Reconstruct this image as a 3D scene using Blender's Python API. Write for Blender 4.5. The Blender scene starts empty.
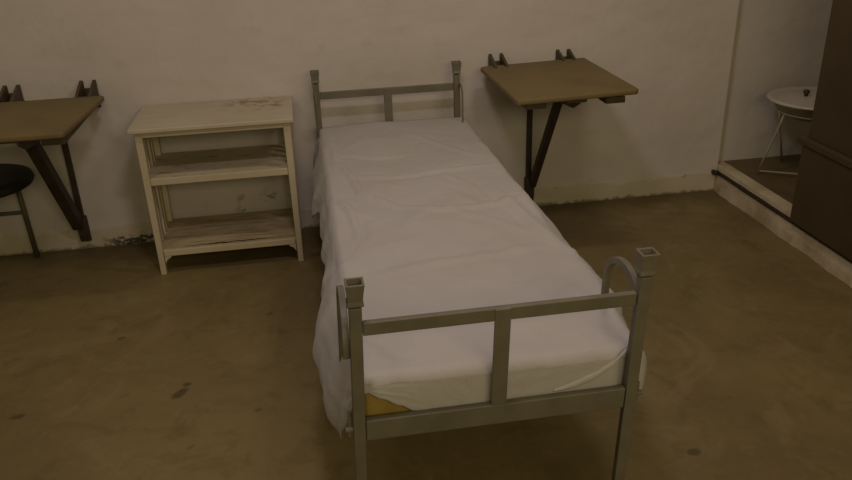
import bpy, bmesh, math, random
from mathutils import Vector, Matrix, noise

C = bpy.context.scene
COL = C.collection
PI = math.pi
random.seed(4)

# ---------------------------------------------------------------- camera
cam_d = bpy.data.cameras.new('camera'); cam = bpy.data.objects.new('camera', cam_d); COL.objects.link(cam)
yaw, pit, rol, fpx = 0.1501, -0.4276, -0.0342, 786.7
fw = Vector((math.sin(yaw)*math.cos(pit), math.cos(yaw)*math.cos(pit), math.sin(pit)))
rt = fw.cross(Vector((0, 0, 1))).normalized(); up = rt.cross(fw)
r2 = rt*math.cos(rol)+up*math.sin(rol); u2 = up*math.cos(rol)-rt*math.sin(rol)
M4 = Matrix((r2, u2, -fw)).transposed().to_4x4(); M4.translation = Vector((-0.0633, -4.0064, 1.7041))
cam.matrix_world = M4
cam_d.sensor_width = 36; cam_d.lens = fpx*36/852; cam_d.clip_start = .05
C.camera = cam

# ---------------------------------------------------------------- light
w = bpy.data.worlds.new('world'); C.world = w; w.use_nodes = True
bg = w.node_tree.nodes['Background']; bg.inputs[0].default_value = (1.0, .82, .42, 1); bg.inputs[1].default_value = .10

def area(name, loc, target, sx, sy, power, color):
    d = bpy.data.lights.new(name, 'AREA'); d.shape = 'RECTANGLE'; d.size = sx; d.size_y = sy
    d.energy = power; d.color = color
    o = bpy.data.objects.new(name, d); COL.objects.link(o); o.location = loc
    o.rotation_euler = (Vector(target)-Vector(loc)).to_track_quat('-Z', 'Y').to_euler()
    return o
area('ceiling_lamp_main', (.05, -2.42, 2.75), (.2, -1.6, 0), .35, .14, 12, (1, .85, .95))
area('ceiling_lamp_left', (-1.30, -1.25, 2.65), (-1.25, -1.1, 0),   .45, .12, 4.9, (1, .85, .70))
area('ceiling_lamp_right', (1.1, -1.25, 2.65), (1.1, -1.2, 0), .45, .12, 7.5, (1, .85, .70))
area('front_fill', (.7, -5.4, 2.35), (.5, -.5, .5), 2.6, .8, 40, (1, .85, .53))  # added soft front fill, brightens the bed foot and the floor below it
C.view_settings.view_transform = 'Standard'; C.view_settings.look = 'None'
C.view_settings.exposure = 0; C.view_settings.gamma = 1; C.view_settings.use_curve_mapping = False

# ---------------------------------------------------------------- materials
class NT:
    def __init__(s, name, rough=.8, spec=.3):
        s.m = bpy.data.materials.new(name); s.m.use_nodes = True; s.t = s.m.node_tree
        s.b = s.t.nodes['Principled BSDF']; s.b.inputs['Roughness'].default_value = rough
        s.b.inputs['Specular IOR Level'].default_value = spec
        s.geo = s.t.nodes.new('ShaderNodeNewGeometry'); s.tc = s.t.nodes.new('ShaderNodeTexCoord')
    def n(s, k): return s.t.nodes.new(k)
    def l(s, a, b): s.t.links.new(a, b)
    def noise(s, scale, detail=4, rough=.6, vec=None, sc=None, dist=0):
        x = s.n('ShaderNodeTexNoise'); x.inputs['Scale'].default_value = scale
        x.inputs['Detail'].default_value = detail; x.inputs['Roughness'].default_value = rough
        x.inputs['Distortion'].default_value = dist
        v = vec or s.tc.outputs['Object']
        if sc:
            mp = s.n('ShaderNodeMapping'); mp.inputs['Scale'].default_value = sc; s.l(v, mp.inputs[0]); v = mp.outputs[0]
        s.l(v, x.inputs['Vector']); return x.outputs['Fac']
    def ramp(s, f, lo, hi):
        r = s.n('ShaderNodeMapRange'); r.interpolation_type = 'SMOOTHSTEP'
        r.inputs['From Min'].default_value = lo; r.inputs['From Max'].default_value = hi
        s.l(f, r.inputs['Value']); return r.outputs[0]
    def mix(s, f, a, b):
        x = s.n('ShaderNodeMix'); x.data_type = 'RGBA'
        if isinstance(f, float): x.inputs[0].default_value = f
        else: s.l(f, x.inputs[0])
        for i, c in ((6, a), (7, b)):
            if isinstance(c, tuple): x.inputs[i].default_value = (*c, 1)
            else: s.l(c, x.inputs[i])
        return x.outputs[2]
    def math(s, op, a, b=None):
        x = s.n('ShaderNodeMath'); x.operation = op
        for i, v in enumerate((a, b)):
            if v is None: continue
            if isinstance(v, (int, float)): x.inputs[i].default_value = v
            else: s.l(v, x.inputs[i])
        return x.outputs[0]
    def xyz(s):
        x = s.n('ShaderNodeSeparateXYZ'); s.l(s.geo.outputs['Position'], x.inputs[0]); return x.outputs
    def color(s, c):
        if isinstance(c, tuple): s.b.inputs['Base Color'].default_value = (*c, 1)
        else: s.l(c, s.b.inputs['Base Color'])
    def bump(s, h, st, dist=.01):
        b = s.n('ShaderNodeBump'); b.inputs['Strength'].default_value = st; b.inputs['Distance'].default_value = dist
        s.l(h, b.inputs['Height']); s.l(b.outputs[0], s.b.inputs['Normal'])
    def blob(s, x, y, rx, ry, ang=0, soft=1.0):
        """soft irregular spot on the ground around a world point"""
        mp = s.n('ShaderNodeMapping'); mp.vector_type = 'TEXTURE'
        mp.inputs['Location'].default_value = (x, y, 0); mp.inputs['Rotation'].default_value = (0, 0, ang)
        mp.inputs['Scale'].default_value = (rx, ry, 1)
        s.l(s.geo.outputs['Position'], mp.inputs[0])
        ln = s.n('ShaderNodeVectorMath'); ln.operation = 'LENGTH'; s.l(mp.outputs[0], ln.inputs[0])
        nz = s.noise(28, 3, .6)
        d = s.math('ADD', ln.outputs['Value'], s.math('MULTIPLY', s.math('SUBTRACT', nz, .5), 1.3))
        return s.math('SUBTRACT', 1, s.ramp(d, 1-.45*soft, 1+.35*soft))

def simple(name, c, c2=None, scale=12, rough=.6, spec=.3, bump=.15, metal=0):
    t = NT(name, rough, spec)
    c2 = c2 or tuple(v*.8 for v in c)
    f = t.ramp(t.noise(scale, 5), .35, .68)
    t.color(t.mix(f, c, c2)); t.b.inputs['Metallic'].default_value = metal
    if bump: t.bump(t.noise(scale*4, 3), bump, .003)
    return t.m

def wall_mat():
    t = NT('wall_plaster', .85, .2)
    x, y, z = t.xyz()
    base = t.mix(t.ramp(t.noise(1.6, 5, .55), .35, .7), (.545, .49, .435), (.505, .45, .39))
    base = t.mix(t.math('MULTIPLY', t.ramp(t.noise(9, 5, .65), .55, .75), .35), base, (.42, .37, .28))
    zn = t.math('ADD', z, t.math('MULTIPLY', t.math('SUBTRACT', t.noise(5, 5, .7), .5), .10))
    low = t.math('SUBTRACT', 1, t.ramp(zn, .095, .125))
    base = t.mix(t.math('MULTIPLY', low, .5), base, (.45, .385, .22))
    # peeled edge of the damp band
    e1 = t.math('MULTIPLY', t.ramp(zn, .085, .1), t.math('SUBTRACT', 1, t.ramp(zn, .105, .125)))
    e1 = t.math('MULTIPLY', e1, t.ramp(t.noise(9, 5, .75), .56, .66))
    base = t.mix(t.math('MULTIPLY', e1, .6), base, (.24, .195, .11))
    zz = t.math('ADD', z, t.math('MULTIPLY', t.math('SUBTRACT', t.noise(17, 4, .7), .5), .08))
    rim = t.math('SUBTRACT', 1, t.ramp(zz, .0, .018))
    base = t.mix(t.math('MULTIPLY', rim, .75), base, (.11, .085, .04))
    # black mould beside the shelf
    xr = t.math('MULTIPLY', t.ramp(x, -1.22, -1.08), t.math('SUBTRACT', 1, t.ramp(x, -.80, -.70)))
    zr = t.math('SUBTRACT', 1, t.ramp(z, .045, .08))
    mk = t.math('MULTIPLY', t.math('MULTIPLY', xr, zr), t.ramp(t.noise(13, 6, .8, sc=(.7, 1, 1.6)), .49, .54))
    base = t.mix(t.math('MULTIPLY', mk, .9), base, (.03, .025, .014))
    # brown smudges behind the low shelf
    xr2 = t.math('MULTIPLY', t.ramp(x, -.5, -.42), t.math('SUBTRACT', 1, t.ramp(x, -.2, -.12)))
    zr2 = t.math('MULTIPLY', t.math('SUBTRACT', 1, t.ramp(z, .2, .26)), t.ramp(z, .11, .14))
    mk2 = t.math('MULTIPLY', t.math('MULTIPLY', xr2, zr2), t.ramp(t.noise(12, 4, .7), .55, .63))
    base = t.mix(t.math('MULTIPLY', mk2, .7), base, (.14, .11, .05))
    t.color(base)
    h = t.math('ADD', t.math('MULTIPLY', t.noise(2.2, 3, .5), 1.0), t.math('MULTIPLY', t.noise(30, 3), .06))
    h = t.math('ADD', h, t.math('MULTIPLY', low, .12))
    t.bump(h, .5, .05)
    return t.m

def floor_mat():
    t = NT('floor_concrete', .5, .35)
    x, y, z = t.xyz()
    b = t.mix(t.ramp(t.noise(1.1, 6, .62, dist=.6), .36, .66), (.205, .152, .060), (.155, .112, .045))
    b = t.mix(t.math('MULTIPLY', t.ramp(t.noise(3.4, 6, .7, dist=.8), .55, .72), .5), b, (.235, .185, .095))
    b = t.mix(t.math('MULTIPLY', t.ramp(t.noise(4.2, 5, .7, sc=(1.3, .8, 1)), .56, .7), .5), b, (.105, .075, .028))
    b = t.mix(t.math('MULTIPLY', t.ramp(t.noise(40, 3, .7), .64, .74), .3), b, (.09, .065, .03))
    b = t.mix(t.math('MULTIPLY', t.ramp(t.noise(5.5, 5, .72, sc=(1, 1.4, 1), dist=.5), .50, .66), .42), b, (.125, .088, .032))
    b = t.mix(t.math('MULTIPLY', t.ramp(t.noise(2.6, 6, .72, sc=(1.2, .9, 1), dist=1.0), .54, .68), .35), b, (.27, .20, .10))
    b = t.mix(t.math('MULTIPLY', t.ramp(t.noise(11, 4, .7), .56, .70), .25), b, (.27, .205, .11))
    # dirt gathered along the wall
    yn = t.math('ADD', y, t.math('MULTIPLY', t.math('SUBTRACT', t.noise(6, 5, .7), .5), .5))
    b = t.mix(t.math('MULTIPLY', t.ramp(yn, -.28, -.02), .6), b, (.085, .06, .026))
    for (sx, sy, rx, ry, a, k) in ((-.622, -1.455, .042, .020, .9, .65), (-.603, -1.40, .018, .014, 0, .6), (1.071, -2.138, .024, .017, .3, .6),
                                   (-.912, -.993, .018, .012, 0, .5), (-1.185, -1.482, .022, .015, 0, .5), (-.33, -1.62, .015, .012, .4, .4),
                                   (-.30, -.92, .02, .012, .6, .4), (-.55, -1.78, .02, .01, .8, .35)):
        b = t.mix(t.math('MULTIPLY', t.blob(sx, sy, rx, ry, a), k), b, (.030, .024, .014))
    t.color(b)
    t.l(t.ramp(t.noise(2.3, 5, .65), .2, .8), t.b.inputs['Roughness'])
    rr = t.n('ShaderNodeMapRange'); rr.inputs['To Min'].default_value = .42; rr.inputs['To Max'].default_value = .68
    t.l(t.noise(2.3, 5, .65), rr.inputs['Value']); t.l(rr.outputs[0], t.b.inputs['Roughness'])
    h = t.math('ADD', t.noise(3, 4, .5), t.math('MULTIPLY', t.noise(60, 3), .04))
    t.bump(h, .35, .03)
    return t.m

def shelf_mat(name, dirty):
    t = NT(name, .55, .35)
    b = t.mix(t.ramp(t.noise(4, 5, .6, sc=(1, 4, 1)), .3, .7), (.50, .43, .29), (.44, .37, .235))
    b = t.mix(t.math('MULTIPLY', t.ramp(t.noise(7, 6, .75, sc=(1, 2.2, 1)), .56 if dirty else .66, .66 if dirty else .8), .75 if dirty else .35), b, (.21, .14, .06))
    if dirty:
        b = t.mix(t.math('MULTIPLY', t.ramp(t.noise(15, 5, .7, sc=(1, 3, 1)), .58, .64), .5), b, (.14, .09, .04))
    t.color(b); t.bump(t.noise(30, 4, .6, sc=(1, 5, 1)), .3, .003); return t.m

def crack_shelf_mat():
    t = NT('cream_paint_cracked', .6, .3)
    x, y, z = t.xyz()
    b = t.mix(t.ramp(t.noise(4, 5, .6, sc=(1, 4, 1)), .3, .7), (.44, .36, .22), (.36, .28, .155))
    b = t.mix(t.math('MULTIPLY', t.ramp(t.noise(8, 6, .75, sc=(.6, 4, 1)), .5, .62), .6), b, (.17, .11, .045))
    t.color(b); t.bump(t.noise(30, 4, .6, sc=(1, 5, 1)), .3, .003); return t.m

def fabric_mat():
    t = NT('white_cotton', .95, .05)
    b = t.mix(t.ramp(t.noise(3, 4, .6), .35, .7), (.43, .40, .375), (.405, .372, .342))
    b = t.mix(t.math('MULTIPLY', t.ramp(t.noise(7, 5, .7), .6, .78), .3), b, (.43, .38, .315))
    t.color(b)
    h = t.math('ADD', t.math('MULTIPLY', t.noise(9, 5, .6, dist=1.2), 1.0), t.math('MULTIPLY', t.noise(35, 4, .6), .22))
    t.bump(h, .35, .012)
    try: t.b.inputs['Sheen Weight'].default_value = .1
    except Exception: pass
    return t.m

def shelf_top_mat():
    t = NT('cream_paint_top', .5, .35)
    b = t.mix(t.ramp(t.noise(4, 5, .6, sc=(1, 4, 1)), .3, .7), (.49, .43, .32), (.44, .38, .27))
    b = t.mix(t.math('MULTIPLY', t.ramp(t.noise(8, 6, .75, sc=(1, 2.2, 1)), .60, .74), .4), b, (.25, .18, .09))
    x, y, z = t.xyz()
    m = t.math('MULTIPLY', t.ramp(x, -.50, -.36), t.math('SUBTRACT', 1, t.ramp(x, -.20, -.15)))
    m = t.math('MULTIPLY', m, t.ramp(y, -.30, -.18))
    m = t.math('MULTIPLY', m, t.ramp(t.noise(13, 5, .75, sc=(1, 1.6, 1)), .50, .56))
    b = t.mix(t.math('MULTIPLY', m, .7), b, (.20, .125, .05))
    t.color(b); t.bump(t.noise(30, 4, .6, sc=(1, 5, 1)), .3, .003); return t.m

M = dict(
    cream_top=shelf_top_mat(),
    wall=wall_mat(), floor=floor_mat(), sheet=fabric_mat(),
    metal=simple('grey_green_enamel', (.156, .138, .096), (.124, .109, .074), 9, .5, .35),
    cap_in=simple('dark_socket', (.05, .045, .03), None, 12, .8),
    table=simple('olive_brown_paint', (.170, .122, .046), (.135, .096, .037), 3.5, .55, .3, .1),
    dark_iron=simple('dark_brown_iron', (.045, .032, .020), (.03, .02, .013), 12, .6, .3),
    bracket=simple('brown_bracket_paint', (.085, .062, .032), (.06, .043, .022), 12, .6, .3),
    mattress=simple('yellow_ticking', (.36, .25, .06), (.27, .18, .05), 8, .9, .1),
    cream=shelf_mat('cream_paint', False), cream_dirty=shelf_mat('cream_paint_stained', True), cream_low=crack_shelf_mat(),
    black=simple('black_vinyl', (.016, .013, .010), (.012, .010, .008), 10, .55, .3),
    stoolm=simple('grey_brown_tube', (.095, .078, .045), (.07, .056, .032), 14, .5, .3),
    partition=simple('dark_brown_boards', (.074, .049, .024), (.056, .037, .018), 2.5, .55, .3, .1),
    kerb=simple('kerb_whitewash', (.60, .52, .39), (.42, .34, .21), 5, .85, .2, .5),
    step=simple('step_concrete', (.145, .103, .048), (.10, .072, .033), 3, .7, .3, .3),
    cord=simple('dark_cable', (.035, .024, .015), None, 9, .6),
    wire=simple('pale_cable', (.50, .44, .35), None, 9, .6),
    enamel=simple('white_enamel', (.50, .46, .40), (.43, .39, .32), 5, .35, .5, .05),
    enamel_low=simple('grey_enamel', (.27, .25, .18), (.22, .2, .14), 5, .4, .4, .05),
    knob=simple('brown_knob', (.07, .04, .02), None, 9, .5),
    standm=simple('pale_rod_paint', (.42, .37, .27), (.33, .28, .18), 12, .5, .4, .05),
)

# ---------------------------------------------------------------- helpers
def obj(name, bm, mat, parent=None, smooth=False, bevel=0, loc=None):
    me = bpy.data.meshes.new(name); bmesh.ops.recalc_face_normals(bm, faces=bm.faces); bm.to_mesh(me); bm.free()
    o = bpy.data.objects.new(name, me); COL.objects.link(o)
    for m in (mat if isinstance(mat, (list, tuple)) else [mat]): me.materials.append(m)
    if smooth: me.polygons.foreach_set('use_smooth', [True]*len(me.polygons))
    if bevel:
        b = o.modifiers.new('bevel', 'BEVEL'); b.width = bevel; b.segments = 2; b.limit_method = 'ANGLE'; b.angle_limit = .7
    if parent: o.parent = parent
    if loc: o.location = loc
    return o
def thing(name, label, cat, loc=(0, 0, 0), group=None):
    o = bpy.data.objects.new(name, None); COL.objects.link(o); o.location = loc; o.empty_display_size = .1
    o['label'] = label; o['category'] = cat
    if group: o['group'] = group
    return o
def tag(o, label, cat, group=None):
    o['label'] = label; o['category'] = cat
    if group: o['group'] = group
    return o
def struct(o): o['kind'] = 'structure'; return o
def box(bm, x0, x1, y0, y1, z0, z1, mi=0):
    vs = [bm.verts.new((x, y, z)) for x in (x0, x1) for y in (y0, y1) for z in (z0, z1)]
    for f in ((0, 1, 3, 2), (4, 6, 7, 5), (0, 4, 5, 1), (2, 3, 7, 6), (0, 2, 6, 4), (1, 5, 7, 3)):
        g = bm.faces.new([vs[i] for i in f]); g.material_index = mi
    return vs
def bar(bm, a, b, wx, wy, side=(1, 0, 0)):
    """rectangular bar from a to b"""
    a = Vector(a); b = Vector(b); d = (b-a).normalized(); s = Vector(side); s = (s-d*s.dot(d)).normalized(); t = d.cross(s)
    vs = []
    for p in (a, b):
        for i, j in ((-1, -1), (1, -1), (1, 1), (-1, 1)):
            vs.append(bm.verts.new(p+s*wx*.5*i+t*wy*.5*j))
    bm.faces.new(vs[:4]); bm.faces.new(vs[4:][::-1])
    for i in range(4):
        j = (i+1) % 4; bm.faces.new((vs[i], vs[j], vs[4+j], vs[4+i]))
def tube(bm, pts, r, seg=10):
    pts = [Vector(p) for p in pts]; rings = []
    ref = None
    for i, p in enumerate(pts):
        d = (pts[min(i+1, len(pts)-1)]-pts[max(i-1, 0)]).normalized()
        if ref is None:
            ref = d.orthogonal().normalized()
        ref = (ref-d*ref.dot(d)).normalized(); t = d.cross(ref)
        rr = r[i] if isinstance(r, (list, tuple)) else r
        rings.append([bm.verts.new(p+(ref*math.cos(2*PI*k/seg)+t*math.sin(2*PI*k/seg))*rr) for k in range(seg)])
    for a, b in zip(rings, rings[1:]):
        for k in range(seg):
            bm.faces.new((a[k], a[(k+1) % seg], b[(k+1) % seg], b[k]))
    bm.faces.new(rings[0][::-1]); bm.faces.new(rings[-1])
def lathe(bm, prof, c=(0, 0, 0), seg=48):
    rings = []
    for r, z in prof:
        if r < 1e-5: rings.append([bm.verts.new((c[0], c[1], c[2]+z))])
        else: rings.append([bm.verts.new((c[0]+r*math.cos(2*PI*k/seg), c[1]+r*math.sin(2*PI*k/seg), c[2]+z)) for k in range(seg)])
    for a, b in zip(rings, rings[1:]):
        for k in range(seg):
            q = (k+1) % seg
            if len(a) == 1 and len(b) == 1: continue
            if len(a) == 1: bm.faces.new((a[0], b[q], b[k]))
            elif len(b) == 1: bm.faces.new((a[k], a[q], b[0]))
            else: bm.faces.new((a[k], a[q], b[q], b[k]))
def prism(bm, pts, axis, a0, a1):
    """extrude the 2-D outline along an axis: 'x' outline is (y,z); 'y' outline is (x,z); 'z' outline is (x,y)"""
    def P(p, a): return {'x': (a, p[0], p[1]), 'y': (p[0], a, p[1]), 'z': (p[0], p[1], a)}[axis]
    A = [bm.verts.new(P(p, a0)) for p in pts]; B = [bm.verts.new(P(p, a1)) for p in pts]
    bm.faces.new(A); bm.faces.new(B[::-1])
    for i in range(len(pts)):
        j = (i+1) % len(pts); bm.faces.new((A[i], B[i], B[j], A[j]))
def nz(x, y, z=0, s=1): return noise.noise(Vector((x*s, y*s, z*s)))
BM = bmesh.new

# ---------------------------------------------------------------- setting
bm = BM(); box(bm, -3.2, 4.6, -5.6, .3, -.12, 0); struct(obj('floor', bm, M['floor']))
def wall(name, x0, x1, y0, y1, yface, H=3.0):
    """back wall with a gently uneven plaster face"""
    bm = BM(); nx = int((x1-x0)/.05); nzv = 60
    g = [[bm.verts.new((x0+(x1-x0)*i/nx, yface, H*j/nzv)) for j in range(nzv+1)] for i in range(nx+1)]
    for i in range(nx):
        for j in range(nzv): bm.faces.new((g[i][j], g[i+1][j], g[i+1][j+1], g[i][j+1]))
    for r in g:
        for v in r: v.co.y += (.006*nz(v.co.x, v.co.z, 3, 1.4)+.002*nz(v.co.x, v.co.z, 9, 9))*(1 if v.co.z > .01 else .4)
    e = [e for e in bm.edges if e.is_boundary]
    ex = bmesh.ops.extrude_edge_only(bm, edges=e)
    nv = [v for v in ex['geom'] if isinstance(v, bmesh.types.BMVert)]
    for v in nv: v.co.y = y1
    bmesh.ops.holes_fill(bm, edges=[e for e in bm.edges if e.is_boundary], sides=0)
    return struct(obj(name, bm, M['wall'], smooth=False))
wall('wall_back', -3.2, 2.27, 0, .3, 0)
wall('wall_alcove', 2.27, 4.6, .075, .3, .075)

# raised step with whitewashed kerb face
bm = BM(); box(bm, 2.335, 4.6, -5.6, .08, 0, .148); struct(obj('floor_step', bm, M['step']))
bm = BM(); n = 150; rows = []
prof = [(.0, .0), (-.002, .05), (.004, .098), (.016, .104), (.016, .124), (.002, .128), (.004, .150), (.075, .152), (.075, .0)]
for i in range(n+1):
    y = .07-5.6*i/n*1.0; r = []
    for k, (dx, z) in enumerate(prof):
        j = (.010*nz(0, y, k*.3, 5)+.006*nz(3, y, k, 17)) if k < 2 else .003*nz(7, y, k, 9)
        j -= (.012*max(0, nz(9, y, 0, 3)) if k == 0 else 0)
        r.append(bm.verts.new((2.262+dx+j*(1 if k < 7 else 0), y, z)))
    rows.append(r)
for a, b in zip(rows, rows[1:]):
    for k in range(len(prof)-1): bm.faces.new((a[k], a[k+1], b[k+1], b[k]))
    bm.faces.new((a[-1], a[0], b[0], b[-1]))
bm.faces.new(rows[0]); bm.faces.new(rows[-1][::-1])
struct(obj('trim_kerb', bm, M['kerb'], smooth=False))

bm = BM(); tube(bm, [(2.262, .0-.012-5.5*i/90, .115+.002*nz(i, 0, 0, .3)) for i in range(91)], .0075, 8)
tag(obj('cable', bm, M['cord'], smooth=True), 'dark cable running along the groove in the white kerb', 'cable')
bm = BM(); lathe(bm, [(0, -.018), (.012, -.018), (.014, -.008), (.014, .008), (.012, .018), (0, .018)], (0, 0, 0), 16)
o = obj('cable_junction', bm, M['cord'], smooth=True, loc=(2.244, -.020, .118)); o.rotation_euler = (PI/2, 0, 0)
tag(o, 'small dark round cap on the wall corner where the kerb cable starts', 'cable cap')
bm = BM(); tube(bm, [(2.285+.003*nz(i, 2, 0, .4), .064, .156+2.8*i/40) for i in range(41)], .007, 8)
tag(obj('conduit', bm, M['wire'], smooth=True), 'thin pale cable running up the wall corner above the kerb', 'cable')

# ---------------------------------------------------------------- bed
BW = .705; YH = -.1406; YF = -2.41; ZR = .757; ZT = .882; ZB = .468
bed = thing('bed', 'grey-green painted metal bed frame with socket-topped posts under the white sheet', 'bed', (BW/2, YF, 0))
def shear(bm, foot):
    for v in bm.verts:
        if foot: v.co.x += (v.co.z-.62)*.036
        v.co -= Vector((BW/2, YF, 0))
    return bm
def bobj(name, bm, foot, mat='metal', parent=None, bevel=.0025, smooth=False):
    return obj(name, shear(bm, foot), M[mat], parent or bed, smooth, bevel)
def cup(x, y):
    """flared square socket, open on top"""
    bm = BM()
    def ring(h, z): return [bm.verts.new((x+sx*h, y+sy*h, z)) for sx, sy in ((-1, -1), (1, -1), (1, 1), (-1, 1))]
    R = [ring(.0190, ZT-.058), ring(.0200, ZT-.054), ring(.0175, ZT-.044), ring(.0200, ZT-.020), ring(.0222, ZT-.004), ring(.0222, ZT), ring(.0165, ZT), ring(.014, ZT-.03)]
    bm.faces.new(R[0][::-1])
    for a, b in zip(R, R[1:]):
        for k in range(4): bm.faces.new((a[k], a[(k+1) % 4], b[(k+1) % 4], b[k]))
    bm.faces.new(R[-1]); return bm
def strap(x, y, dr):
    """flat curved hoop from a post, in the plane along the bed side"""
    bm = BM(); rad = .110 if dr > 0 else .05; cy = y+dr*(rad+.012); cz = .705 if dr > 0 else .735; N = 24; t, wd = (.0085, .0095) if dr > 0 else (.003, .006)
    ctr = []
    for i in range(N+1):
        a = PI*(i/N)*1.0
        ctr.append((cy-dr*rad*math.cos(a), cz+(.080 if dr > 0 else .045)*math.sin(a)))
    ctr = [(ctr[0][0], cz-.03)]+ctr+[(ctr[-1][0]+dr*.002, cz-.04), (ctr[-1][0]+dr*.0, cz-(.22 if dr > 0 else .27))]
    rings = []
    for i, (yy, zz) in enumerate(ctr):
        p0 = ctr[max(i-1, 0)]; p1 = ctr[min(i+1, len(ctr)-1)]
        d = Vector((0, p1[0]-p0[0], p1[1]-p0[1])).normalized(); nn = Vector((1, 0, 0)).cross(d)
        c = Vector((x, yy, zz))
        rings.append([bm.verts.new(c+Vector((sx*t, 0, 0))+nn*(sn*wd)) for sx, sn in ((-1, -1), (1, -1), (1, 1), (-1, 1))])
    for a, b in zip(rings, rings[1:]):
        for k in range(4): bm.faces.new((a[k], a[(k+1) % 4], b[(k+1) % 4], b[k]))
    bm.faces.new(rings[0][::-1]); bm.faces.new(rings[-1]); return bm
for y, foot in ((YH, False), (YF, True)):
    dr = 1 if foot else -1
    for k, x in enumerate((0, BW)):
        bm = BM(); box(bm, x-.015, x+.015, y-.014, y+.014, ZB-.03, ZT-.064)
        post = bobj('post', bm, foot)
        bobj('post_socket', cup(x, y), foot, parent=post, bevel=.0015)
        bm = BM(); box(bm, x-.0145, x+.0145, y-.011, y+.011, .0, ZB-.03)
        bobj('leg', bm, foot)
        if foot:
            bobj('hook_strap', strap(x+(.006 if k else -.024), y, dr), foot)
            bm = BM(); sx = 1 if k else -1
            bar(bm, (x+sx*.024, y+.02, ZB-.02), (x+sx*.024, y+.02, ZB+.035), .006, .035)
            tube(bm, [(x+sx*.01, y-.0, ZB+.005), (x+sx*.034, y-.0, ZB+.005)], .007, 8)
            bobj('corner_clip', bm, foot, bevel=0)
        else:
            bobj('hook_strap', strap(x+(.006 if k else -.006), y, dr), foot)
    bm = BM(); box(bm, .0165, BW-.0165, y-.007, y+.010, ZR-.0175, ZR+.0175); bobj('top_rail', bm, foot)
    bm = BM(); box(bm, .0165, BW-.0165, y-.010, y+.010, ZB-.029, ZB+.030); bobj('bottom_rail', bm, foot)
    bm = BM(); box(bm, BW/2-.020, BW/2+.020, y-.010, y-.001, ZB+.030, ZR+.0175-.001); bobj('centre_bar', bm, foot)
for x, s in ((0, 1), (BW, -1)):
    bm = BM(); a, b = YF+.014, YH-.014
    box(bm, x-.003, x+.003, a, b, ZB-.045, ZB+.005); box(bm, x, x+s*.04, a, b, ZB-.045, ZB-.040)
    bobj('side_rail', bm, False, bevel=0)
for k in range(9):
    y = YF+.2+k*.235
    bm = BM(); box(bm, .006, BW-.006, y-.02, y+.02, ZB-.040, ZB-.034); bobj('base_slat', bm, False, bevel=0)

# mattress
ZM = .588
bm = BM(); box(bm, .006, BW+.022, YF+.034, YH-.024, ZB-.030, ZM-.012)
bmesh.ops.bevel(bm, geom=[e for e in bm.edges], offset=.028, segments=4, affect='EDGES', profile=.5)
tag(obj('mattress', bm, M['mattress'], smooth=True), 'yellowish mattress lying on the bed frame beneath the white sheet', 'mattress')

# sheet: top surface and hanging skirt share one grid of rings around the mattress outline
XL, XR, YT, YB = -.006, BW+.040, YH-.020, YF+.022
def sm(a, b, v):
    t = max(0, min(1, (v-a)/(b-a))); return t*t*(3-2*t)
creases = [  # world x,y polylines on the mattress top: ridge height, half width
    ([(.05, -.75), (.10, -.93), (.12, -1.12), (.20, -1.24), (.26, -1.32)], .012, .014),
    ([(.10, -.93), (.30, -.98), (.52, -.95), (.70, -.93)], .008, .016),
    ([(.06, -.62), (.22, -.72), (.40, -.70)], .007, .014),
    ([(.02, -1.10), (.07, -1.32), (.08, -1.60)], .010, .014),
    ([(.24, -1.30), (.40, -1.38), (.58, -1.36), (.72, -1.30)], .007, .016),
    ([(.42, -.40), (.55, -.62), (.66, -.80)], .006, .016),
    ([(.10, -1.85), (.30, -1.80), (.50, -1.78), (.70, -1.74)], .005, .02),
    ([(.62, -1.20), (.68, -1.5), (.72, -1.8)], .010, .02),
    ([(.45, -.95), (.55, -1.15), (.60, -1.36)], .005, .014),
    ([(.03, -.30), (.05, -.60), (.04, -.85)], .006, .014),
]
def segd(px, py, a, b):
    dx, dy = b[0]-a[0], b[1]-a[1]; t = max(0, min(1, ((px-a[0])*dx+(py-a[1])*dy)/(dx*dx+dy*dy)))
    return math.hypot(px-a[0]-t*dx, py-a[1]-t*dy), t
def top_z(x, y):
    fx = (x-XL)/(XR-XL); fy = (y-YB)/(YT-YB)
    z = ZM+.010
    z += .006*(1-(2*fx-1)**2)*min(1, max(0, fy)*5)
    z += .007*nz(x, y, 1, 3.0)+.004*nz(x, y, 5, 8)
    rid = 1-abs(nz(x*1.0+.3*nz(x, y, 2, 3), y*.8+.3*nz(y, x, 8, 3), 4, 4.2))*2
    z += .006*max(0, rid-.55)/.45*(.4+.6*sm(.15, .5, nz(x, y, 12, 2)+.3))
    for pl, h, wd in creases:
        best = 9; tt = 0
        for i in range(len(pl)-1):
            d, t = segd(x, y, pl[i], pl[i+1])
            if d < best: best = d; tt = (i+t)/(len(pl)-1)
        best += .006*nz(x, y, 20, 14)
        env = math.sin(PI*min(1, max(0, tt*.9+.05)))
        z += 1.25*h*env*math.exp(-(best/wd)**2)-h*.45*env*math.exp(-((best-wd*1.8)/wd)**2)
    return z
RC = .05
def perimeter():
    P = []
    st = .012
    y = YT
    while y > YB+RC: P.append((XL, y, -1, 0, 'L')); y -= st
    for i in range(7): a = PI+PI/2*i/6; P.append((XL+RC+RC*math.cos(a), YB+RC+RC*math.sin(a), math.cos(a), math.sin(a), 'CL'))
    x = XL+RC+st
    while x < XR-RC-st*.3: P.append((x, YB, 0, -1, 'F')); x += st
    for i in range(7): a = 1.5*PI+PI/2*i/6; P.append((XR-RC+RC*math.cos(a), YB+RC+RC*math.sin(a), math.cos(a), math.sin(a), 'CR'))
    y = YB+RC+st
    while y < YT: P.append((XR, y, 1, 0, 'R')); y += st
    P.append((XR, YT, 1, 0, 'R'))
    return P
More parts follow.
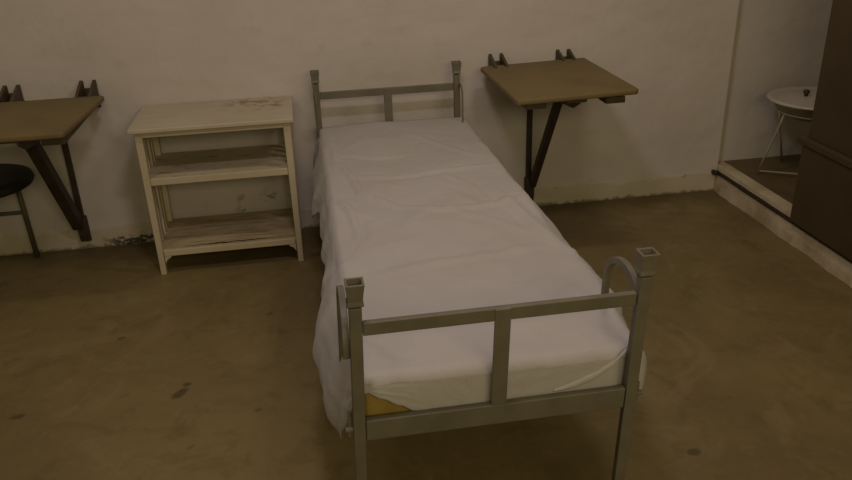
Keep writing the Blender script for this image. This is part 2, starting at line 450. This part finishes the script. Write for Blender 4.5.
def lin(tab, v):
    if v <= tab[0][0]: return tab[0][1]
    for (a, p), (b, q) in zip(tab, tab[1:]):
        if v <= b: t = (v-a)/(b-a); t = t*t*(3-2*t); return p+(q-p)*t
    return tab[-1][1]
# outward flare and hem height per side
FL = [(-2.39, .020), (-2.30, .045), (-2.15, .080), (-1.95, .098), (-1.80, .098), (-1.68, .050), (-1.45, .042), (-1.0, .036), (-.86, .040), (-.76, .068), (-.50, .055), (-.3, .032), (-.16, .015)]
HL = [(-2.39, .555), (-2.34, .42), (-2.27, .335), (-2.15, .345), (-1.95, .38), (-1.80, .38), (-1.68, .45), (-1.45, .45), (-.9, .44), (-.72, .36), (-.5, .38), (-.16, .44)]
FR = [(-2.39, .030), (-2.32, .036), (-2.2, .045), (-2.12, .056), (-2.0, .080), (-1.85, .078), (-1.6, .090), (-1.4, .088), (-1.25, .074), (-1.1, .078), (-.8, .058), (-.4, .036), (-.16, .006)]
HR = [(-2.39, .46), (-2.2, .42), (-1.8, .40), (-1.2, .38), (-.6, .40), (-.16, .45)]
HF = [(-.01, .562), (.03, .558), (.06, .540), (.10, .516), (.14, .492), (.19, .468), (.25, .445), (.74, .44)]
bm = BM()
P = perimeter(); NI = len(P)
# top: nested grid
gx = [XL+(XR-XL)*i/66 for i in range(67)]; gy = [YB+(YT-YB)*j/200 for j in range(201)]
def cornerfix(x, y):
    # pull the two foot corners of the top in to the rounded outline
    for cx, sx in ((XL+RC, -1), (XR-RC, 1)):
        dx = (x-cx)*sx; dy = (YB+RC)-y
        if dx > 0 and dy > 0:
            l = math.hypot(dx, dy); m = max(dx, dy)
            k = m/l if l > 0 else 1
            return cx+sx*dx*k, YB+RC-dy*k
    return x, y
def edge_fall(x, y):
    d = min(x-XL, XR-x, y-YB)
    r = .028
    return -(r-math.sqrt(max(0, r*r-(r-min(d, r))**2)))*.75 if d < r else 0
G = []
for x in gx:
    r = []
    for y in gy:
        z = top_z(x, y)+edge_fall(x, y); X, Y = cornerfix(x, y)
        bx_ = lin([(-2.25, 0), (-2.10, .014), (-1.98, .030), (-1.82, .026), (-1.70, .004), (-1.60, .006), (-1.40, .012), (-1.25, .014), (-1.05, .002), (-.8, .004), (-.3, 0)], Y)
        X += bx_*sm(.55, .745, X)
        r.append(bm.verts.new((X, Y, z)))
    G.append(r)
for i in range(66):
    for j in range(200): bm.faces.new((G[i][j], G[i+1][j], G[i+1][j+1], G[i][j+1]))
# skirt from the three boundary sides
bound = [G[0][j] for j in range(200, -1, -1)]+[G[i][0] for i in range(1, 67)]+[G[66][j] for j in range(1, 201)]
K = 22; prev = bound; cols = []
for idx, v in enumerate(bound):
    x, y, z0 = v.co
    onL = idx <= 200; onF = 200 <= idx <= 266; onR = idx >= 266
    # outward direction
    if x < XL+RC and y < YB+RC: nvec = Vector((x-(XL+RC), y-(YB+RC), 0)).normalized()
    elif x > XR-RC and y < YB+RC: nvec = Vector((x-(XR-RC), y-(YB+RC), 0)).normalized()
    elif onL: nvec = Vector((-1, 0, 0))
    elif onR: nvec = Vector((1, 0, 0))
    else: nvec = Vector((0, -1, 0))
    wL = max(0, -nvec.x); wR = max(0, nvec.x); wF = max(0, -nvec.y); tot = wL+wR+wF
    fl = (wL*lin(FL, y)+wR*lin(FR, y)+wF*.004)/tot
    hz = (wL*lin(HL, y)+wR*lin(HR, y)+wF*lin(HF, x))/tot
    s = idx*.012
    fold = (.005*math.sin(s*21+2*nz(s, 0, 0, 1.5))+.014*nz(s, 3, 0, 4)+.008*nz(s, 9, 0, 12))*(wL*1.0+wR*.55+wF*.10)/tot
    hz += (.020*nz(s, 5, 0, 3)+.008*nz(s, 8, 0, 14))*(wL+wR*.8+wF*.15)/tot
    col = [v]
    for k in range(1, K+1):
        d = k/K; z = z0+(hz-z0)*d
        out = fl*(1-(1-d)**1.8)+fold*sm(0, .6, d)+.003*nz(s, d, 4, 6)*(1-.7*wF)
        if wR > .5: out = fl*math.sin(min(1, d*1.6)*PI/2)*(1-.25*d)+fold*d
        p = Vector((x, y, z))+nvec*out
        if wF > .6: p.y = max(p.y, YB-.004)
        # keep the cloth off the posts
        if p.y < YF+.030 and (p.x < .03 or p.x > BW-.03): p.y = YF+.030
        col.append(bm.verts.new(p))
    cols.append(col)
for a, b in zip(cols, cols[1:]):
    for k in range(K): bm.faces.new((a[k], a[k+1], b[k+1], b[k]))
sheet = obj('bed_sheet', bm, M['sheet'], smooth=True)
sm_ = sheet.modifiers.new('thick', 'SOLIDIFY'); sm_.thickness = .0022; sm_.offset = 1
tag(sheet, 'wrinkled white bed sheet draped over the mattress and hanging down its sides', 'sheet')

# folded hem lip at the foot right
bm = BM(); lip = [(.50, .500), (.56, .512), (.61, .530), (.65, .556), (.685, .596)]
N = 24; rows = []
for i in range(N+1):
    u = i/N*(len(lip)-1); a = min(int(u), len(lip)-2); t = u-a
    x = lip[a][0]*(1-t)+lip[a+1][0]*t; z = lip[a][1]*(1-t)+lip[a+1][1]*t
    wv = .026*math.sin(PI*min(1, (i+1)/(N+4)))**.7+.002
    r = []
    for k in range(9):
        an = PI*k/8
        r.append(bm.verts.new((x+.25*wv*math.cos(an), YB-.0035-.007*math.sin(an)*min(1, wv/.015), z+.5*wv*math.cos(an)+.002*nz(x, k, 0, 20))))
    rows.append(r)
for a, b in zip(rows, rows[1:]):
    for k in range(8): bm.faces.new((a[k], a[k+1], b[k+1], b[k]))
hem = obj('folded_hem', bm, M['sheet'], sheet, smooth=True)

# ---------------------------------------------------------------- shelf
sx0, sx1, sy0, sy1, sh = -.832, -.136, -.425, -.012, .737
sf = thing('shelf_unit', 'low cream-painted wooden shelf unit with three worn boards standing against the wall', 'shelf', ((sx0+sx1)/2, (sy0+sy1)/2, 0))
def so(name, bm, mat='cream', bevel=.003, parent=None):
    for v in bm.verts: v.co -= Vector(((sx0+sx1)/2, (sy0+sy1)/2, 0))
    return obj(name, bm, M[mat], parent or sf, False, bevel)
bm = BM(); box(bm, sx0-.022, sx1+.016, sy0-.022, sy1+.006, sh-.020, sh); so('top_board', bm, 'cream_top', .004)
bm = BM(); box(bm, sx0+.03, sx1-.03, sy0-.004, sy0+.014, sh-.045, sh-.020); so('front_rail', bm)
bm = BM(); box(bm, sx0+.03, sx1-.03, sy1-.02, sy1-.004, sh-.06, sh-.020); so('rear_rail', bm)
for x in (sx0, sx1-.034):
    for y in (sy0, sy1-.034):
        bm = BM(); vs = box(bm, x, x+.034, y, y+.034, 0, sh-.020)
        for v in vs:
            if v.co.z < .01:
                v.co.x = x+.017+(v.co.x-x-.017)*.78; v.co.y = y+.017+(v.co.y-y-.017)*.78
        so('leg', bm)
for zt in (.492, .130):
    bm = BM(); box(bm, sx0+.010, sx1-.010, sy0+.012, sy1-.006, zt-.016, zt)
    nm = so('shelf_board', bm, 'cream_low' if zt < .3 else 'cream_dirty')
    bm = BM(); box(bm, sx0+.034, sx1-.034, sy0+.002, sy0+.014, zt-.032, zt+(-.001 if zt < .3 else .002)); so('board_edge', bm, 'cream', .003, None)
# jagged split along the front of the low board
bm = BM(); L = []; R_ = []
for i in range(60):
    t = i/59; x = -.70+.53*t; y = sy0+.030+.012*t+.006*nz(x, 0, 0, 25)
    wv = .0075*math.sin(PI*min(1, t*1.2+.02))*(.6+.8*abs(nz(x, 7, 0, 30)))+.0008
    L.append(bm.verts.new((x, y-wv, .1308))); R_.append(bm.verts.new((x, y+wv, .1308)))
for i in range(59): bm.faces.new((L[i], L[i+1], R_[i+1], R_[i]))
so('board_crack', bm, 'cord', 0)
for x, s in ((sx0+.012, 1), (sx1-.012, -1)):
    for y in (sy0+.095, sy0+.155, sy0+.265, sy0+.325) if False else (sy0+.10, sy0+.155, sy0+.24, sy0+.30):
        bm = BM(); box(bm, x-.005, x+.005, y-.017, y+.017, .10, sh-.020); so('side_slat', bm, 'cream', .001)
    bm = BM(); box(bm, x-.009, x+.009, sy0+.034, sy1-.034, .085, .114); so('side_rail', bm)
    bm = BM(); box(bm, x-.009, x+.009, sy0+.034, sy1-.034, sh-.05, sh-.020); so('side_rail', bm)
for x, s in ((sx0+.034, 1), (sx1-.034, -1)):
    bm = BM(); prism(bm, [(x, .099), (x+s*.035, .099), (x+s*.030, .090), (x+s*.012, .080), (x, .060)], 'y', sy0+.004, sy0+.014)
    so('corner_bracket', bm, 'cream', .001)

# ---------------------------------------------------------------- wall tables
def wall_table(x0, x1, yb, yf, z, xc, label, thick, braw, skew=0, tilt=0, bt=.055, sx=.035):
    t = thing('wall_table', label, 'table', (xc, 0, z), 'fold-down wall tables')
    def to(name, bm, mat, bevel=.002, parent=None, smooth=False):
        for v in bm.verts: v.co -= Vector((xc, 0, z))
        return obj(name, bm, M[mat], parent or t, smooth, bevel)
    bm = BM(); r = .018; pts = []
    for cx, cy, a0 in ((x1-r, yb-r, 0), (x0+r, yb-r, 90), (x0+r, yf+r, 180), (x1-r, yf+r, 270)):
        for k in range(6): a = math.radians(a0+90*k/5); pts.append((cx+r*math.cos(a), cy+r*math.sin(a)))
    prism(bm, [(px+skew*(py-yb), py) for px, py in pts], 'z', z-.026, z)
    for v in bm.verts: v.co.z += tilt*(v.co.x-x0)
    to('tabletop', bm, 'table', .008)
    for bx in braw:
        bm = BM(); box(bm, bx-.045, bx+.045, yf+.035, -.02, z-bt, z-.0262); to('support_batten', bm, 'bracket')
        for s in (-1, 1):
            bm = BM(); xx = bx+s*.030
            prism(bm, [(-.006, z-.09), (-.006, z+.042), (-.018, z+.048), (-.160, z+.002), (-.150, z-.03), (-.06, z-.06)], 'x', xx-.007, xx+.007)
            to('hinge_plate', bm, 'bracket', .001)
        bm = BM(); box(bm, bx-.036, bx+.036, -.007, -.001, z-.09, z+.006); to('wall_plate', bm, 'bracket', .001)
    bm = BM(); bar(bm, (xc, -.018, .06), (xc, -.018, z-.05), .026, .026); to('wall_post', bm, 'dark_iron')
    bm = BM(); bar(bm, (xc+sx*.4, -.045, .15), (xc+sx, -.43, z-.055), thick, thick*1.15); st = to('strut', bm, 'dark_iron')
    bm = BM(); prism(bm, [(-.005, .045), (-.05, .06), (-.062, .10), (-.062, .155), (-.035, .19), (-.005, .19)], 'x', xc-.020, xc+.024)
    to('foot_bracket', bm, 'dark_iron', .004)
    bm = BM(); prism(bm, [(-.34, z-.0265), (-.70, z-.0265), (-.70, z-.060), (-.62, z-.10), (-.42, z-.12)], 'x', xc+.020, xc+.030)
    to('strut_bracket', bm, 'bracket', .001)
    bm = BM(); box(bm, xc-.045, xc+.045, yf+.05, -.30, z-.044, z-.0262); to('centre_cleat', bm, 'bracket')
    return t
wall_table(.838, 1.394, -.082, -.790, .836, 1.128, 'fold-down brown wall table to the right of the bed', .034, (.938, 1.300), 0, .022)
wall_table(-1.560, -.986, -.150, -.765, .836, -1.252, 'fold-down brown wall table left of the shelf unit, above the black stool', .050, (-1.43, -1.083), .065, 0, .060, -.035)

# ---------------------------------------------------------------- stool under left table
st = thing('stool', 'black-seated metal stool under the left wall table', 'stool', (-1.70, -.26, 0))
def sto(name, bm, mat, smooth=True, bevel=0):
    for v in bm.verts: v.co -= Vector((-1.70, -.26, 0))
    return obj(name, bm, M[mat], st, smooth, bevel)
bm = BM(); lathe(bm, [(0, 0), (.20, 0), (.232, .008), (.24, .024), (.232, .044), (.20, .056), (0, .064)], (-1.60, -.250, .458), 40)
seat = sto('seat', bm, 'black')
for x, y in ((-1.50, -.05), (-1.80, -.05), (-1.80, -.42), (-1.64, -.42)):
    bm = BM(); tube(bm, [(x, y, 0), (x+(.02 if x < -1.7 else -.012), y, .462)], .013, 10); sto('leg', bm, 'stoolm')
bm = BM(); tube(bm, [(-1.507, -.05, .25), (-1.79, -.05, .25)], .010, 10); sto('rung', bm, 'stoolm')
bm = BM(); tube(bm, [(-1.79, -.05, .25), (-1.79, -.42, .25)], .010, 10); sto('rung', bm, 'stoolm')

# ---------------------------------------------------------------- basin and stand
bs = thing('basin_stand', 'thin pale metal rod stand with crossed legs on the raised step', 'stand', (2.645, -.25, .148))
bc = Vector((2.645, -.25, 0))
def bo(name, bm, mat, root, smooth=True):
    for v in bm.verts: v.co -= root.location
    return obj(name, bm, M[mat], root, smooth)
def rod(pts, r=.006):
    bm = BM(); tube(bm, pts, r, 8); return bm
ring = [(bc.x+.185*math.cos(2*PI*k/40), bc.y+.185*math.sin(2*PI*k/40), .516) for k in range(41)]
bo('top_ring', rod(ring, .005), 'standm', bs)
for a, b in (((-.186, .03), (.02, .24)), ((-.186, -.02), (-.235, .07)), ((.186, .03), (.235, .07)), ((.0, -.186), (.04, -.10))):
    p0 = Vector((bc.x+a[0], bc.y+a[1], .520)); p1 = Vector((bc.x+b[0], bc.y+b[1], .152))
    bo('leg', rod([p0, p0.lerp(p1, .2)+Vector((0, 0, -.01)), p0.lerp(p1, .6), p1]), 'standm', bs)
bo('cross_rod', rod([(bc.x-.233, bc.y+.066, .170), (bc.x+.05, bc.y-.10, .170)], .005), 'standm', bs)
ba = thing('lidded_basin', 'white enamel basin with a flat lid and small brown knob on the rod stand', 'basin', (bc.x, bc.y, .524))
bm = BM(); lathe(bm, [(0, .500), (.12, .502), (.18, .530), (.212, .578), (.232, .590), (.228, .594), (0, .590)], (bc.x, bc.y, -.022)); bo('bowl', bm, 'enamel_low', ba)
bm = BM(); lathe(bm, [(0, .594), (.235, .594), (.247, .598), (.249, .606), (.238, .613), (.222, .611), (.205, .604), (.19, .604), (.10, .612), (0, .616)], (bc.x, bc.y, -.022))
lid = bo('lid', bm, 'enamel', ba)
bm = BM(); lathe(bm, [(0, .612), (.010, .612), (.009, .622), (.017, .632), (.017, .642), (.010, .648), (0, .649)], (2.598, -.225, -.022), 20)
kn = bo('knob', bm, 'knob', ba); kn.parent = lid

# ---------------------------------------------------------------- dark partition on the kerb
pa = thing('partition', 'tall dark brown boarded partition with a thicker base standing on the white kerb', 'partition', (2.30, -1.9, .150))
def po(name, bm, bevel=.004):
    for v in bm.verts: v.co -= Vector((2.30, -1.9, .150))
    return obj(name, bm, M['partition'], pa, False, bevel)
bm = BM(); box(bm, 2.258, 2.42, -3.9, -.775, .155, .52); box(bm, 2.236, 2.2575, -3.9, -.775, .130, .52); po('base', bm)
bm = BM(); box(bm, 2.226, 2.42, -3.9, -.735, .52, .556); po('ledge', bm, .006)
bm = BM(); box(bm, 2.252, 2.40, -3.9, -.785, .556, 2.5); po('upper_panel', bm)
